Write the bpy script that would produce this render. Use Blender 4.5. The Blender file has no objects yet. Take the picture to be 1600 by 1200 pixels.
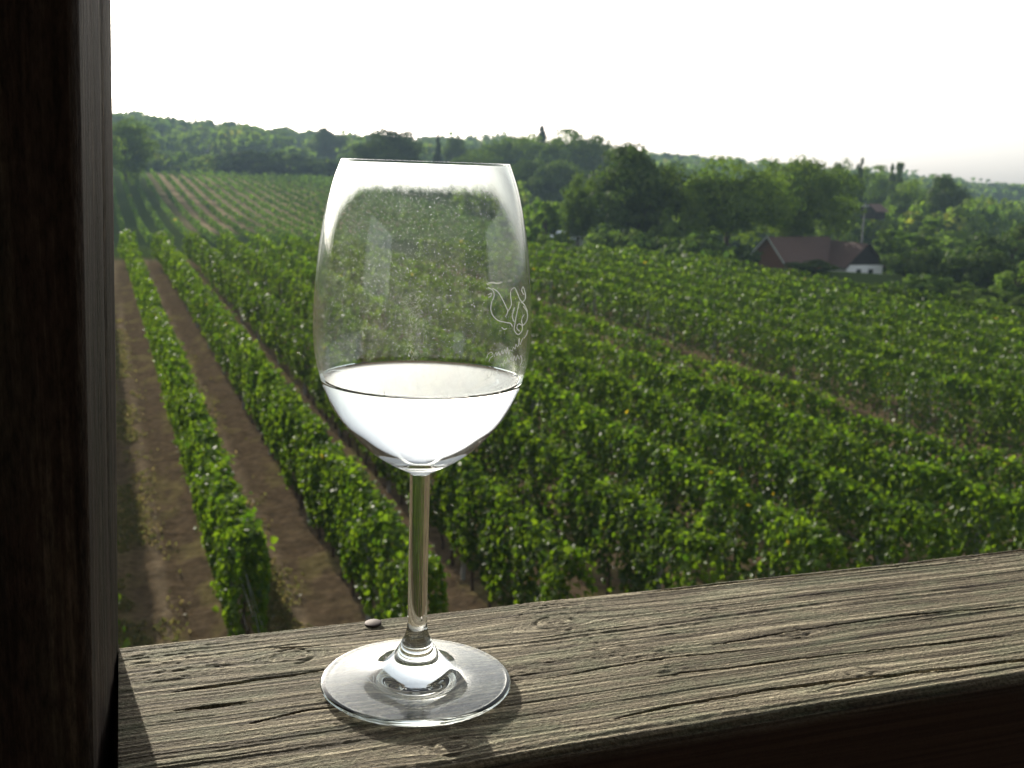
import bpy, bmesh, math, random
import numpy as np
from mathutils import Matrix, Vector
rng = np.random.default_rng(7); random.seed(7)
SC = bpy.context.scene; COL = SC.collection

# ---------------------------------------------------------------- camera, sky, sun, exposure
CAMZ = 7.5
FPX = 1750.0
PITCH, ROLL = math.radians(11), math.radians(2)
cam = bpy.data.cameras.new('camera'); camo = bpy.data.objects.new('camera', cam); COL.objects.link(camo)
camo.matrix_world = Matrix.Translation((0, 0, CAMZ)) @ Matrix.Rotation(math.radians(90) - PITCH, 4, 'X') @ Matrix.Rotation(ROLL, 4, 'Z')
cam.sensor_width = 36; cam.lens = FPX / 1600 * 36
cam.clip_start = 0.02; cam.clip_end = 20000
cam.dof.use_dof = True; cam.dof.focus_distance = 0.44; cam.dof.aperture_fstop = 30
SC.camera = camo

SUN_EL, SUN_AZ = math.radians(16), math.radians(-26)     # azimuth from +Y, negative = to the left
w = bpy.data.worlds.new('World'); SC.world = w; w.use_nodes = True
nt = w.node_tree; nt.nodes.clear()
sky = nt.nodes.new('ShaderNodeTexSky'); sky.sky_type = 'NISHITA'; sky.sun_disc = False
sky.sun_elevation = SUN_EL; sky.sun_rotation = SUN_AZ
sky.air_density = 1.4; sky.dust_density = 2.2; sky.ozone_density = 1.0; sky.altitude = 200
bgn = nt.nodes.new('ShaderNodeBackground'); bgn.inputs['Strength'].default_value = 0.15
wo = nt.nodes.new('ShaderNodeOutputWorld')
hs = nt.nodes.new('ShaderNodeHueSaturation'); hs.inputs['Saturation'].default_value = .3     # white afternoon haze
nt.links.new(sky.outputs[0], hs.inputs['Color']); nt.links.new(hs.outputs[0], bgn.inputs[0]); nt.links.new(bgn.outputs[0], wo.inputs[0])
sl = bpy.data.lights.new('sun', 'SUN'); sl.energy = 5.0; sl.angle = math.radians(0.5); sl.color = (1.0, 0.93, 0.79)
so = bpy.data.objects.new('sun', sl); COL.objects.link(so)
sdir = Vector((math.sin(SUN_AZ) * math.cos(SUN_EL), math.cos(SUN_AZ) * math.cos(SUN_EL), math.sin(SUN_EL)))
so.rotation_euler = sdir.to_track_quat('Z', 'Y').to_euler(); so.location = sdir * 50 + Vector((0, 0, CAMZ))
SC.view_settings.view_transform = 'Standard'; SC.view_settings.look = 'None'
SC.view_settings.exposure = 0.8; SC.view_settings.gamma = 1.0; SC.view_settings.use_curve_mapping = False
SC.render.engine = 'CYCLES'
cy = SC.cycles
cy.use_denoising = True
cy.max_bounces = 16; cy.transmission_bounces = 16; cy.transparent_max_bounces = 24; cy.glossy_bounces = 8; cy.diffuse_bounces = 2; cy.volume_bounces = 0
cy.sample_clamp_indirect = 6.0; cy.sample_clamp_direct = 40.0
cy.caustics_reflective = True; cy.caustics_refractive = True
cy.use_adaptive_sampling = True; cy.adaptive_threshold = 0.015

# ---------------------------------------------------------------- helpers
def ray(px, py):
    x = (px - 800) / FPX; y = -(py - 600) / FPX
    c, s = math.cos(ROLL), math.sin(ROLL)
    v = (c * x - s * y, s * x + c * y, -1.0)
    a = math.pi / 2 - PITCH; ca, sa = math.cos(a), math.sin(a)
    return np.array([v[0], ca * v[1] - sa * v[2], sa * v[1] + ca * v[2]])
def on_z(px, py, z):
    r = ray(px, py); return r * ((z - CAMZ) / r[2]) + np.array([0, 0, CAMZ])
def proj(P):
    P = np.asarray(P, float); x, y, z = P[..., 0], P[..., 1], P[..., 2] - CAMZ
    a = math.pi / 2 - PITCH; ca, sa = math.cos(a), math.sin(a)
    vx, vy, vz = x, ca * y + sa * z, -sa * y + ca * z
    c, s = math.cos(ROLL), math.sin(ROLL)
    wx, wy = c * vx + s * vy, -s * vx + c * vy
    vz = np.minimum(vz, -1e-3)
    return 800 + FPX * wx / -vz, 600 - FPX * wy / -vz

def h2(ix, iy, seed):
    n = (ix.astype(np.int64) * 374761393 + iy.astype(np.int64) * 668265263 + seed * 974634777) & 0x7fffffff
    n = ((n ^ (n >> 13)) * 1274126177) & 0x7fffffff
    return ((n ^ (n >> 16)) & 0xffff) / 65535.0
def vn(x, y, seed=0):
    x = np.asarray(x, float); y = np.asarray(y, float) + 0 * x; x = x + 0 * y
    ix = np.floor(x); iy = np.floor(y); fx = x - ix; fy = y - iy
    fx = fx * fx * (3 - 2 * fx); fy = fy * fy * (3 - 2 * fy)
    a = h2(ix, iy, seed); b = h2(ix + 1, iy, seed); c = h2(ix, iy + 1, seed); d = h2(ix + 1, iy + 1, seed)
    return (a * (1 - fx) + b * fx) * (1 - fy) + (c * (1 - fx) + d * fx) * fy
def fbm(x, y, seed=0, o=4):
    t = 0; a = .5
    for i in range(o):
        t = t + a * vn(np.asarray(x) * 2 ** i, np.asarray(y) * 2 ** i, seed + i); a *= .5
    return t / (1 - .5 ** o)
def sstep(a, b, x):
    t = np.clip((np.asarray(x, float) - a) / (b - a), 0, 1); return t * t * (3 - 2 * t)

def mesh(name, V, F, smooth=False, attr=None):
    """V (n,3), F (m,4) or (m,3) arrays -> mesh"""
    V = np.ascontiguousarray(V, np.float32).reshape(-1, 3); F = np.ascontiguousarray(F, np.int32)
    k = F.shape[1]
    me = bpy.data.meshes.new(name)
    me.vertices.add(len(V)); me.vertices.foreach_set('co', V.ravel())
    me.loops.add(F.size); me.loops.foreach_set('vertex_index', F.ravel())
    me.polygons.add(len(F)); me.polygons.foreach_set('loop_start', np.arange(0, F.size, k, dtype=np.int32))
    me.polygons.foreach_set('loop_total', np.full(len(F), k, np.int32))
    if smooth: me.polygons.foreach_set('use_smooth', np.ones(len(F), bool))
    me.update(calc_edges=True)
    for an, av in (attr or {}).items():
        av = np.ascontiguousarray(av, np.float32)
        if av.ndim == 1:
            at = me.attributes.new(an, 'FLOAT', 'POINT'); at.data.foreach_set('value', av)
        else:
            at = me.attributes.new(an, 'FLOAT_COLOR', 'POINT')
            if av.shape[1] == 3: av = np.concatenate([av, np.ones((len(av), 1), np.float32)], 1)
            at.data.foreach_set('color', np.ascontiguousarray(av, np.float32).ravel())
    return me
def obj(name, me, m=None, parent=None, **kw):
    o = bpy.data.objects.new(name, me); COL.objects.link(o)
    if parent is not None: o.parent = parent
    if m is not None and me is not None and not me.materials: me.materials.append(m)
    for k, v in kw.items():
        if v is not None: o[k] = v
    return o
def thing(name, label, category, loc=(0, 0, 0), rz=0, group=None, scale=None):
    o = bpy.data.objects.new(name, None); COL.objects.link(o); o.location = loc; o.rotation_euler = (0, 0, rz)
    o.empty_display_size = .1
    if scale is not None: o.scale = scale
    o['label'] = label; o['category'] = category
    if group: o['group'] = group
    return o
def bm_mesh(name, bm, smooth=False):
    me = bpy.data.meshes.new(name); bmesh.ops.recalc_face_normals(bm, faces=bm.faces)
    if smooth:
        for f in bm.faces: f.smooth = True
    bm.to_mesh(me); bm.free(); return me
def box_bm(bm, c, s, rz=0, rot=None, bev=0):
    M = Matrix.Translation(c) @ (rot.to_4x4() if rot is not None else Matrix.Rotation(rz, 4, 'Z')) @ Matrix.Diagonal((s[0], s[1], s[2], 1))
    r = bmesh.ops.create_cube(bm, size=1, matrix=M)
    if bev:
        es = list({e for v in r['verts'] for e in v.link_edges})
        bmesh.ops.bevel(bm, geom=es, offset=bev, segments=2, affect='EDGES')
def lathe(profile, seg=96, close_top=False):
    """profile list of (r,z) -> V,F quads (r=0 ends become collapsed rings)"""
    P = np.array(profile, float); a = np.linspace(0, 2 * math.pi, seg, endpoint=False)
    V = np.stack([P[:, None, 0] * np.cos(a), P[:, None, 0] * np.sin(a), np.repeat(P[:, 1:2], seg, 1)], -1).reshape(-1, 3)
    i = np.arange(len(P) - 1)[:, None] * seg; j = np.arange(seg)[None]; j2 = (j + 1) % seg
    F = np.stack([i + j, i + j2, i + seg + j2, i + seg + j], -1).reshape(-1, 4)
    return V, F
def tube(pts, rad, seg=6):
    pts = np.asarray(pts, float); rad = np.broadcast_to(np.asarray(rad, float), (len(pts),))
    T = np.gradient(pts, axis=0); T /= np.linalg.norm(T, axis=1, keepdims=True) + 1e-9
    up = np.where(np.abs(T[:, 2:3]) > .9, np.array([[1., 0, 0]]), np.array([[0, 0, 1.]]))
    A = np.cross(T, up); A /= np.linalg.norm(A, axis=1, keepdims=True) + 1e-9; B = np.cross(T, A)
    an = np.linspace(0, 2 * math.pi, seg, endpoint=False)
    V = pts[:, None] + rad[:, None, None] * (A[:, None] * np.cos(an)[None, :, None] + B[:, None] * np.sin(an)[None, :, None])
    i = np.arange(len(pts) - 1)[:, None] * seg; j = np.arange(seg)[None]; j2 = (j + 1) % seg
    F = np.stack([i + j, i + j2, i + seg + j2, i + seg + j], -1).reshape(-1, 4)
    return V.reshape(-1, 3), F
def join(parts):
    Vs, Fs, n = [], [], 0
    for V, F in parts:
        Vs.append(V); Fs.append(F + n); n += len(V)
    return np.concatenate(Vs), np.concatenate(Fs)

# ---------------------------------------------------------------- materials
def mat(name):
    m = bpy.data.materials.new(name); m.use_nodes = True; m.node_tree.nodes.clear()
    N = m.node_tree.nodes; L = m.node_tree.links
    out = N.new('ShaderNodeOutputMaterial')
    return m, N, L, out
def node(N, t, **kw):
    n = N.new(t)
    for k, v in kw.items():
        if k in n.inputs: n.inputs[k].default_value = v
        else: setattr(n, k, v)
    return n
def mixc(N, L, fac, a, b, mode='MIX'):
    n = N.new('ShaderNodeMix'); n.data_type = 'RGBA'; n.blend_type = mode
    for s, v in ((0, fac), (6, a), (7, b)):
        if hasattr(v, 'links') or hasattr(v, 'is_linked'): L.new(v, n.inputs[s])
        else: n.inputs[s].default_value = v if s == 0 else (*v, 1) if len(v) == 3 else v
    return n.outputs[2]
def ramp(N, L, src, stops):
    r = N.new('ShaderNodeValToRGB'); e = r.color_ramp.elements
    while len(e) < len(stops): e.new(.5)
    for k, (p, c) in enumerate(stops):
        e[k].position = p; e[k].color = (*c, 1) if len(c) == 3 else c
    L.new(src, r.inputs[0]); return r.outputs[0]
def noise(N, L, scale, detail=4, vec=None, rough=.55):
    n = node(N, 'ShaderNodeTexNoise', Scale=scale, Detail=detail, Roughness=rough)
    if vec is not None: L.new(vec, n.inputs['Vector'])
    return n.outputs[0]
def plain(name, col, rough=.7, spec=.3, var=.25, scale=8., metallic=0.):
    m, N, L, out = mat(name)
    tc = N.new('ShaderNodeTexCoord')
    f = noise(N, L, scale, 5, tc.outputs['Object'])
    c = mixc(N, L, f, tuple(v * (1 - var) for v in col), tuple(min(1, v * (1 + var)) for v in col))
    b = node(N, 'ShaderNodeBsdfPrincipled', Roughness=rough, Metallic=metallic); b.inputs['Specular IOR Level'].default_value = spec
    L.new(c, b.inputs['Base Color']); L.new(b.outputs[0], out.inputs[0]); return m
def leafmat(name, a, b, dry, trans, gloss=.06, rough=.35, tw=.5):
    """leaf shader: colour between a and b by the per-leaf tint, yellow/brown for the few highest tints; light shines through"""
    m, N, L, out = mat(name)
    at = node(N, 'ShaderNodeAttribute', attribute_name='tint')
    oi = N.new('ShaderNodeObjectInfo')
    c = ramp(N, L, at.outputs['Fac'], [(0, a), (.82, b), (.93, tuple(.5 * (p + q) for p, q in zip(b, dry))), (1, dry)])
    h = node(N, 'ShaderNodeHueSaturation'); L.new(c, h.inputs['Color'])
    mr = node(N, 'ShaderNodeMapRange'); L.new(oi.outputs['Random'], mr.inputs[0]); mr.inputs[3].default_value = .8; mr.inputs[4].default_value = 1.2
    L.new(mr.outputs[0], h.inputs['Value'])
    d = node(N, 'ShaderNodeBsdfDiffuse'); L.new(h.outputs[0], d.inputs[0])
    t = node(N, 'ShaderNodeBsdfTranslucent')
    tcol = mixc(N, L, 1.0, h.outputs[0], trans, 'MULTIPLY'); L.new(tcol, t.inputs[0])
    m1 = node(N, 'ShaderNodeMixShader'); m1.inputs[0].default_value = tw; L.new(d.outputs[0], m1.inputs[1]); L.new(t.outputs[0], m1.inputs[2])
    g = node(N, 'ShaderNodeBsdfGlossy', Roughness=rough); g.inputs[0].default_value = (1, 1, 1, 1)
    m2 = node(N, 'ShaderNodeMixShader'); m2.inputs[0].default_value = gloss; L.new(m1.outputs[0], m2.inputs[1]); L.new(g.outputs[0], m2.inputs[2])
    L.new(m2.outputs[0], out.inputs[0]); return m
M_VINE = leafmat('vine_leaves', (.024, .060, .007), (.072, .116, .011), (.24, .19, .02), (2.4, 2.3, .8), .012, .36, .5)
M_VINE2 = leafmat('far_vine_leaves', (.036, .074, .012), (.075, .112, .018), (.2, .16, .05), (2.0, 2.2, 1.2), .008, .5, .45)
M_TREE = leafmat('tree_leaves', (.042, .078, .012), (.105, .148, .02), (.16, .14, .03), (2.0, 2.2, 1.2), .008, .5, .4)
M_TREED = leafmat('dark_tree_leaves', (.026, .05, .011), (.062, .088, .017), (.06, .07, .02), (1.8, 2.0, 1.2), .008, .5, .35)
M_SHRUB = leafmat('shrub_leaves', (.05, .095, .013), (.105, .15, .022), (.2, .19, .05), (2.0, 2.2, 1.2), .008, .5, .45)
M_CON = leafmat('conifer_needles', (.012, .028, .014), (.025, .045, .018), (.04, .05, .02), (1.5, 1.6, 1.0), .02, .5, .2)
M_BARK = plain('bark', (.07, .05, .035), .9, .1, .4, 6)
M_VBARK = plain('vine_bark', (.06, .042, .03), .95, .1, .4, 20)
M_STAKE = plain('stake_concrete', (.24, .24, .23), .85, .2, .25, 9)
M_WIRE = plain('wire', (.35, .35, .34), .4, .5, .1, 5, .8)

# ---------------------------------------------------------------- vineyard frame of reference
RAZ = math.radians(-20.4)
RD = np.array([math.sin(RAZ), math.cos(RAZ)]); RN = np.array([RD[1], -RD[0]])     # along the rows, across the rows
def rowxy(perp, along): return np.stack([RN[0] * perp + RD[0] * along, RN[1] * perp + RD[1] * along], -1)
def terrain(x, y):
    x = np.asarray(x, float); y = np.asarray(y, float)
    d = np.hypot(x, y); az = np.degrees(np.arctan2(x, y)); az = np.where(y < 0, np.sign(az) * 90, az)
    valley = np.interp(az, [-40, -18, -5, 5, 20, 40], [-2.6, -2.6, -2.6, -2.6, -2.6, -2.2])
    mid = np.interp(az, [-40, -20, -8, 0, 10, 20, 40], [3.0, 3.0, 2.4, .0, -2.0, -3.0, -3.5])
    ridge = np.interp(az, [-40, -24, -20, -16, -13, -9, -5, -1, 2, 5, 9, 14, 19, 23, 40],
                          [23, 23, 22, 17, 16, 13, 13, 15, 12, 9, 7.5, 4.5, 1.5, -2.5, -4])
    z = sstep(88, 135, d) * valley
    z = z + sstep(140, 310, d) * (mid - valley)
    z = z + sstep(310, 680, d) * (ridge - mid)
    z = z - sstep(720, 990, d) * (ridge + 8)
    return z

# ---------------------------------------------------------------- ground
az = np.concatenate([np.radians(np.arange(-180, -32, 4.)), np.radians(np.arange(-32, 32, .24)), np.radians(np.arange(32, 180, 4.))])
rad = np.concatenate([[0.3, 2, 5], np.exp(np.arange(math.log(9), math.log(1000), .0105))])
A, Rr = np.meshgrid(az, rad)
X, Y = Rr * np.sin(A), Rr * np.cos(A)
pp = X * RN[0] + Y * RN[1]; aa = X * RD[0] + Y * RD[1]
Z = terrain(X, Y)
near = (1 - sstep(60, 110, Rr)) * sstep(6, 10, Rr)
lane = ((pp - 1.85) / 2.12) % 1.0
rut = -.035 * np.exp(-((lane - .36) / .07) ** 2) - .035 * np.exp(-((lane - .70) / .07) ** 2) + .05 * np.exp(-(np.minimum(lane, 1 - lane) / .16) ** 2)
Z += near * (rut + .07 * (fbm(pp * 2.2, aa * 2.2, 3) - .5) + .09 * (vn(pp * 1.1, aa * 5.5, 5) - .5) * sstep(.15, .3, lane))
Z += sstep(100, 200, Rr) * .8 * (fbm(X / 25, Y / 25, 9) - .5)
# base colours: brown tilled soil, dry grass verge, sandy soil of the far vineyard, meadow
soil = np.array([.138, .102, .066]); verge = np.array([.20, .165, .078]); sand = np.array([.50, .38, .24]); meadow = np.array([.05, .075, .022]); floor_ = np.array([.05, .05, .025])
C = np.broadcast_to(meadow, X.shape + (3,)).copy()
n1 = fbm(pp * 1.6, aa * .9, 21)
gm = np.clip(sstep(.10, .2, lane) * (1 - sstep(.38, .5, lane)) * sstep(.3, .6, n1) + .9 * sstep(.56, .7, n1), 0, 1)
gm = np.clip(gm + .35 * (vn(pp * 1.3, aa * 5.5, 24) - .5), 0, 1)
nearc = soil[None, None] * (1 - gm[..., None]) + verge[None, None] * gm[..., None]
trk = np.exp(-((lane - .52) / .05) ** 2)[..., None] * .8
nearc = nearc * (1 - trk) + np.array([.27, .21, .14]) * trk
infield = (1 - sstep(82, 88, aa)) * (1 - sstep(40, 44, pp))
C = C * (1 - infield[..., None]) + nearc * infield[..., None]
f2 = sstep(122, 128, aa) * (1 - sstep(286, 300, aa)) * (1 - sstep(78, 84, pp)) * sstep(-40, -36, pp)
sn = sstep(.38, .55, fbm(X / 9, Y / 14, 31))
f2 = f2 * sstep(9, 15, pp) * (1 - .6 * sstep(34, 52, pp)) * sstep(145, 160, aa)  # left part keeps dark meadow colour: tree shade painted into the ground
C = C * (1 - (f2 * .9)[..., None]) + (sand * (.55 + .45 * sn[..., None])) * (f2 * .9)[..., None]
ff = sstep(310, 380, Rr)[..., None]; C = C * (1 - ff) + floor_ * ff
nr, na = X.shape
i = np.arange(nr - 1)[:, None] * na; j = np.arange(na)[None]; j2 = (j + 1) % na
F = np.stack([i + j, i + na + j, i + na + j2, i + j2], -1).reshape(-1, 4)
gme = mesh('ground', np.stack([X, Y, Z], -1), F, True, {'base': C.reshape(-1, 3)})
m, N, L, out = mat('soil')
at = node(N, 'ShaderNodeAttribute', attribute_name='base'); geo = N.new('ShaderNodeNewGeometry')
f = noise(N, L, 5, 6, geo.outputs['Position'], .65)
c = mixc(N, L, 1.0, at.outputs['Color'], ramp(N, L, f, [(.3, (.55, .55, .55)), (.7, (1.4, 1.35, 1.3))]), 'MULTIPLY')
f2n = noise(N, L, 26, 3, geo.outputs['Position'])
b = node(N, 'ShaderNodeBsdfDiffuse', Roughness=.5)
L.new(c, b.inputs['Color'])
bp = node(N, 'ShaderNodeBump', Strength=.9, Distance=.05); L.new(f2n, bp.inputs['Height']); L.new(bp.outputs[0], b.inputs['Normal'])
L.new(b.outputs[0], out.inputs[0])
obj('ground', gme, m, kind='structure')

# ---------------------------------------------------------------- leaves
def leaves(P, Nn, size, seed, fold=.25, six=True, tint=None, hang=.0, aspect=.95):
    r = np.random.default_rng(seed); n = len(P)
    Nn = Nn / (np.linalg.norm(Nn, axis=1, keepdims=True) + 1e-9)
    t = r.normal(size=(n, 3)); t[:, 2] -= hang
    t -= (t * Nn).sum(1, keepdims=True) * Nn; t /= np.linalg.norm(t, axis=1, keepdims=True) + 1e-9
    b = np.cross(Nn, t); s = np.asarray(size).reshape(-1, 1) * np.ones((n, 1))
    if tint is None: tint = r.random(n)
    if six:
        base = P - t * s * .5; tip = P + t * s * .55
        up = Nn * s * fold
        l1 = P - t * s * .34 + b * s * .5 * aspect + up; l2 = P + t * s * .18 + b * s * .46 * aspect + up * .8
        r1 = P - t * s * .34 - b * s * .5 * aspect + up; r2 = P + t * s * .18 - b * s * .46 * aspect + up * .8
        V = np.stack([base, l1, l2, tip, r2, r1], 1).reshape(-1, 3)
        k = np.arange(n)[:, None] * 6
        F = np.concatenate([k + np.array([[0, 3, 2, 1]]), k + np.array([[0, 5, 4, 3]])], 1).reshape(-1, 4)
        return V, F, np.repeat(tint, 6)
    V = np.stack([P - t * s * .55, P + b * s * .42 + Nn * s * fold * .5, P + t * s * .55, P - b * s * .42], 1).reshape(-1, 3)
    k = np.arange(n)[:, None] * 4
    return V, k + np.array([[0, 1, 2, 3]]), np.repeat(tint, 4)

def row_foliage(perp, a0, a1, seed, h=1.9, dens=980., s0=.094, ref=30., two=False, wf=1., zf=None, low=0.):
    r = np.random.default_rng(seed)
    # density falls and leaf size grows with distance
    out = []
    step = 4.0; a_end = a1 if not two else a1 + 50
    Ps, Ns, Ss, Ts = [], [], [], []
    for a in np.arange(a0, a1, step):
        e = min(a + step, a1)
        x, y = rowxy(perp, (a + e) / 2); d = math.hypot(x, y)
        k = max(1., d / ref); s = s0 * k ** .85; n = int(dens * (e - a) / k ** 1.75)
        al = r.uniform(a, e, n)
        # vines: clumps of different vigour about every metre
        ph = seed * 3.7
        vig = .82 + .36 * vn(al * .95 + ph, ph, 11)
        top = h - .12 + .24 * vn(al * .8 + ph, 3.3 + ph, 12) + .16 * vn(al * 3.1, ph, 13)
        bot = .34 - low + .36 * vn(al * 1.3 + ph, 7.7 + ph, 14)
        u = r.random(n)
        side = np.where(u < .42, -1., np.where(u < .80, 1., 0.))
        zz = bot + (top - bot) * r.random(n) ** .85
        zr = (zz - bot) / (top - bot)
        w = vig * (.14 + .12 * np.sin(np.clip(zr, 0, 1) * 2.6 + .25)) * (.7 + .6 * vn(al * 2.3 + ph, zz * 2.3 + side * 9, 15))
        w = w * wf * (1 + .9 * sstep(a_end - 4, a_end - 1.5, al))
        off = side * w * (1 - .45 * r.random(n) ** 2.2)
        tp = side == 0
        zz = np.where(tp, top - .10 * r.random(n) + .22 * (r.random(n) ** 6), zz)
        off = np.where(tp, r.uniform(-1, 1, n) * .17 * vig, off)
        stray = r.random(n) < .025
        zz = np.where(stray, zz + r.uniform(0, .22, n), zz); off = np.where(stray, off * 1.45, off)
        keep = ((vn(al * 1.9 + ph, zz * 2.0 + side * 5, 16) > .2) & ((vn(al * 3.4 + ph, zz * .8 + side * 11, 18) > .30) | (zr > .86))) | (r.random(n) < .22)
        xy = rowxy(perp + off, al)
        gz = (zf(xy[:, 0], xy[:, 1]) if zf else terrain(xy[:, 0], xy[:, 1]))
        P = np.column_stack([xy, gz + zz])
        nrm = np.column_stack([np.outer(side, RN) + 0, np.where(tp, 1.2, .45)]) + r.normal(size=(n, 3)) * .55
        yel = .78 * r.random(n) + .16 * vn(al * .6 + ph, zz * .9, 17) + .10 * (zr < .25) * r.random(n)
        yel = np.where(r.random(n) < .0012, 1.0, np.minimum(yel, .80))
        Ps.append(P[keep]); Ns.append(nrm[keep]); Ss.append((s * (.7 + .6 * r.random(n)))[keep]); Ts.append(yel[keep])
    P, Nn, S, T = map(np.concatenate, (Ps, Ns, Ss, Ts))
    fr = two | (np.hypot(P[:, 0], P[:, 1]) > 33)           # far leaves need only one face
    out = []; n = 0
    for mk, six in ((~fr, True), (fr, False)):
        if mk.any():
            V, F, t = leaves(P[mk], Nn[mk], S[mk], seed + 1 + six, .22, six, T[mk], .9); out.append((V, F + n, t)); n += len(V)
    return tuple(np.concatenate(q) for q in zip(*out))

def visible_range(perp, a0, a1, x0=-130, x1=1760, y1=1120):
    al = np.arange(a0, a1, .5); xy = rowxy(perp, al)
    q = np.column_stack([xy, np.full(len(al), 1.0)])
    px, py = proj(q); ok = (px > x0) & (px < x1) & (py < y1) & (xy[:, 1] > 3)
    if not ok.any(): return None
    return al[ok].min(), al[ok].max()

ORD = ['first', 'second', 'third', 'fourth', 'fifth', 'sixth', 'seventh', 'eighth', 'ninth', 'tenth', 'eleventh', 'twelfth', 'thirteenth', 'fourteenth', 'fifteenth', 'sixteenth', 'seventeenth', 'eighteenth', 'nineteenth', 'twentieth',
       'twenty-first', 'twenty-second', 'twenty-third', 'twenty-fourth', 'twenty-fifth', 'twenty-sixth', 'twenty-seventh', 'twenty-eighth', 'twenty-ninth', 'thirtieth', 'thirty-first', 'thirty-second', 'thirty-third', 'thirty-fourth', 'thirty-fifth', 'thirty-sixth']
# shared meshes: vine trunk, stake
V, F = tube([(0, 0, -.1), (.03, .01, .2), (-.02, .02, .42), (.04, -.02, .62), (.02, .0, .85)], [.035, .028, .025, .03, .016], 6)
trunk_me = mesh('trunk', V, F, True)
bm = bmesh.new(); box_bm(bm, (0, 0, .78), (.075, .075, 1.75), bev=.012); stake_me = bm_mesh('stake', bm)
stake_me.materials.append(M_STAKE); trunk_me.materials.append(M_VBARK)
END_P = [-3, 0, 23, 29.5, 36, 38.4, 38.6]; END_A = [82, 82, 79, 77, 72, 61, 20]
perps = [-.34] + [-.27 + 2.12 * k for k in range(1, 9)] + [22.15 + 2.12 * k for k in range(8)]
for k, p in enumerate(perps):
    a1 = float(np.interp(p, END_P, END_A)); vr = visible_range(p, 13.5, a1)
    if vr is None: continue
    a0, a1 = vr
    if k == 0: a0 = max(a0, 14.0)
    if k == 0: lab = 'grapevine row hugging the left wooden post, mostly hidden behind it'
    elif k == 1: lab = 'sunlit grapevine row just right of the wooden post, ending beside the rail'
    elif k < 9: lab = f'{ORD[k - 1]} grapevine row counting rightwards from the wooden post'
    elif k == 9: lab = 'tall grapevine row along the far side of the bare dirt lane'
    else: lab = f'{ORD[k - 9]} grapevine row beyond the bare dirt lane, counted from the lane'
    if k == 1: a0 = 15.0
    xy = rowxy(p, (a0))
    t = thing('vine_row', lab, 'vine row', (xy[0], xy[1], 0), 0, 'grapevine rows below the railing' if k < 9 else 'grapevine rows beyond the dirt lane')
    V, F, tt = row_foliage(p, a0, a1, 100 + k, h=1.95 if k == 8 else 2.05, low=.16 if k > 8 else .06)
    V = V - np.array([xy[0], xy[1], 0])
    obj('foliage', mesh('foliage', V, F, False, {'tint': tt}), M_VINE, t, kind='stuff')
    rr = random.Random(k)
    for a in np.arange(a0 + .4, min(a1, 44), 1.05):
        q = rowxy(p + rr.uniform(-.05, .05), a + rr.uniform(-.12, .12)); d = math.hypot(*q)
        if d > 36: continue
        o = obj('trunk', trunk_me, None, t); o.location = (q[0] - xy[0], q[1] - xy[1], 0)
        o.rotation_euler = (rr.uniform(-.1, .1), rr.uniform(-.1, .1), rr.uniform(0, 6.28)); o.scale = (1, 1, rr.uniform(.85, 1.1))
    pa = {1: 17.6, 2: 16.9, 3: 18.5}.get(k, a0 + 1.5)
    for a in np.arange(pa, min(a1, 60), 5.6):
        q = rowxy(p - .04, a)
        o = obj('stake', stake_me, None, t); o.location = (q[0] - xy[0], q[1] - xy[1], 0); o.rotation_euler = (rr.uniform(-.03, .03), rr.uniform(-.03, .03), -RAZ)
    if k < 9:
        for zz in (.72, 1.2):
            al = np.linspace(a0, min(a1, 45), 30); q = rowxy(np.full(30, p), al)
            V, F = tube(np.column_stack([q - xy, np.full(30, zz)]), .004, 4)
            obj('wire', mesh('wire', V, F), M_WIRE, t)
    if k == 1:      # anchor wires at the near end of the row
        for dp in (-.06, .10):
            q0 = rowxy(p, 15.9); q1 = rowxy(p + dp + .3, 14.4)
            V, F = tube([(*(q0 - xy), 1.55), (*((q0 + q1) / 2 - xy), .78), (*(q1 - xy), .02)], .006, 4)
            obj('anchor_wire', mesh('anchor_wire', V, F), M_WIRE, t)

# far hillside vineyard
k = 0
for p in np.arange(-16, 78, 2.35):
    ae = 285 + 6 * math.sin(p * .3); vr = visible_range(p, 128, ae, 120, 900)
    if vr is None or vr[1] - vr[0] < 12: continue
    a0, a1 = vr; xy = rowxy(p, a0); z0 = float(terrain(xy[0], xy[1]))
    lab = f'{ORD[k]} grapevine row from the left on the far hillside vineyard' if k else 'leftmost grapevine row of the far hillside vineyard'
    t = thing('vine_row', lab, 'vine row', (xy[0], xy[1], z0), 0, 'grapevine rows of the far hillside vineyard')
    V, F, tt = row_foliage(p, a0, a1, 300 + k, h=1.2, dens=290, s0=.105, two=True, wf=.68)
    V = V - np.array([xy[0], xy[1], z0])
    obj('foliage', mesh('foliage', V, F, False, {'tint': tt}), M_VINE2, t, kind='stuff')
    k += 1

# weeds and dry grass in the near lanes
n = 60000
al = 14 + 40 * rng.random(n) ** 1.7; lk = rng.integers(0, 4, n); fr = np.clip(rng.normal(.30, .14, n), .06, .9)
pr = -.27 + 2.12 * (lk + fr)
kp = fbm(pr * 1.6, al * .9, 21) > .46; al, pr = al[kp], pr[kp]; n = len(al)
xy = rowxy(pr, al); P = np.column_stack([xy, np.full(n, .03)])
nn = np.column_stack([rng.normal(size=(n, 2)), .5 * np.ones(n)])
V, F, tt = leaves(P, nn, (.035 + .06 * rng.random(n)), 55, .1, False, rng.random(n), -1.5)
M_WEED = leafmat('weed_blades', (.075, .085, .025), (.13, .11, .045), (.22, .17, .09), (1.5, 1.5, 1.2), .02, .5, .4)
obj('lane_weeds', mesh('lane_weeds', V, F, False, {'tint': tt}), M_WEED, kind='stuff', label='short dry grass and weeds in the dirt lanes between the vine rows', category='weeds')

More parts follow.
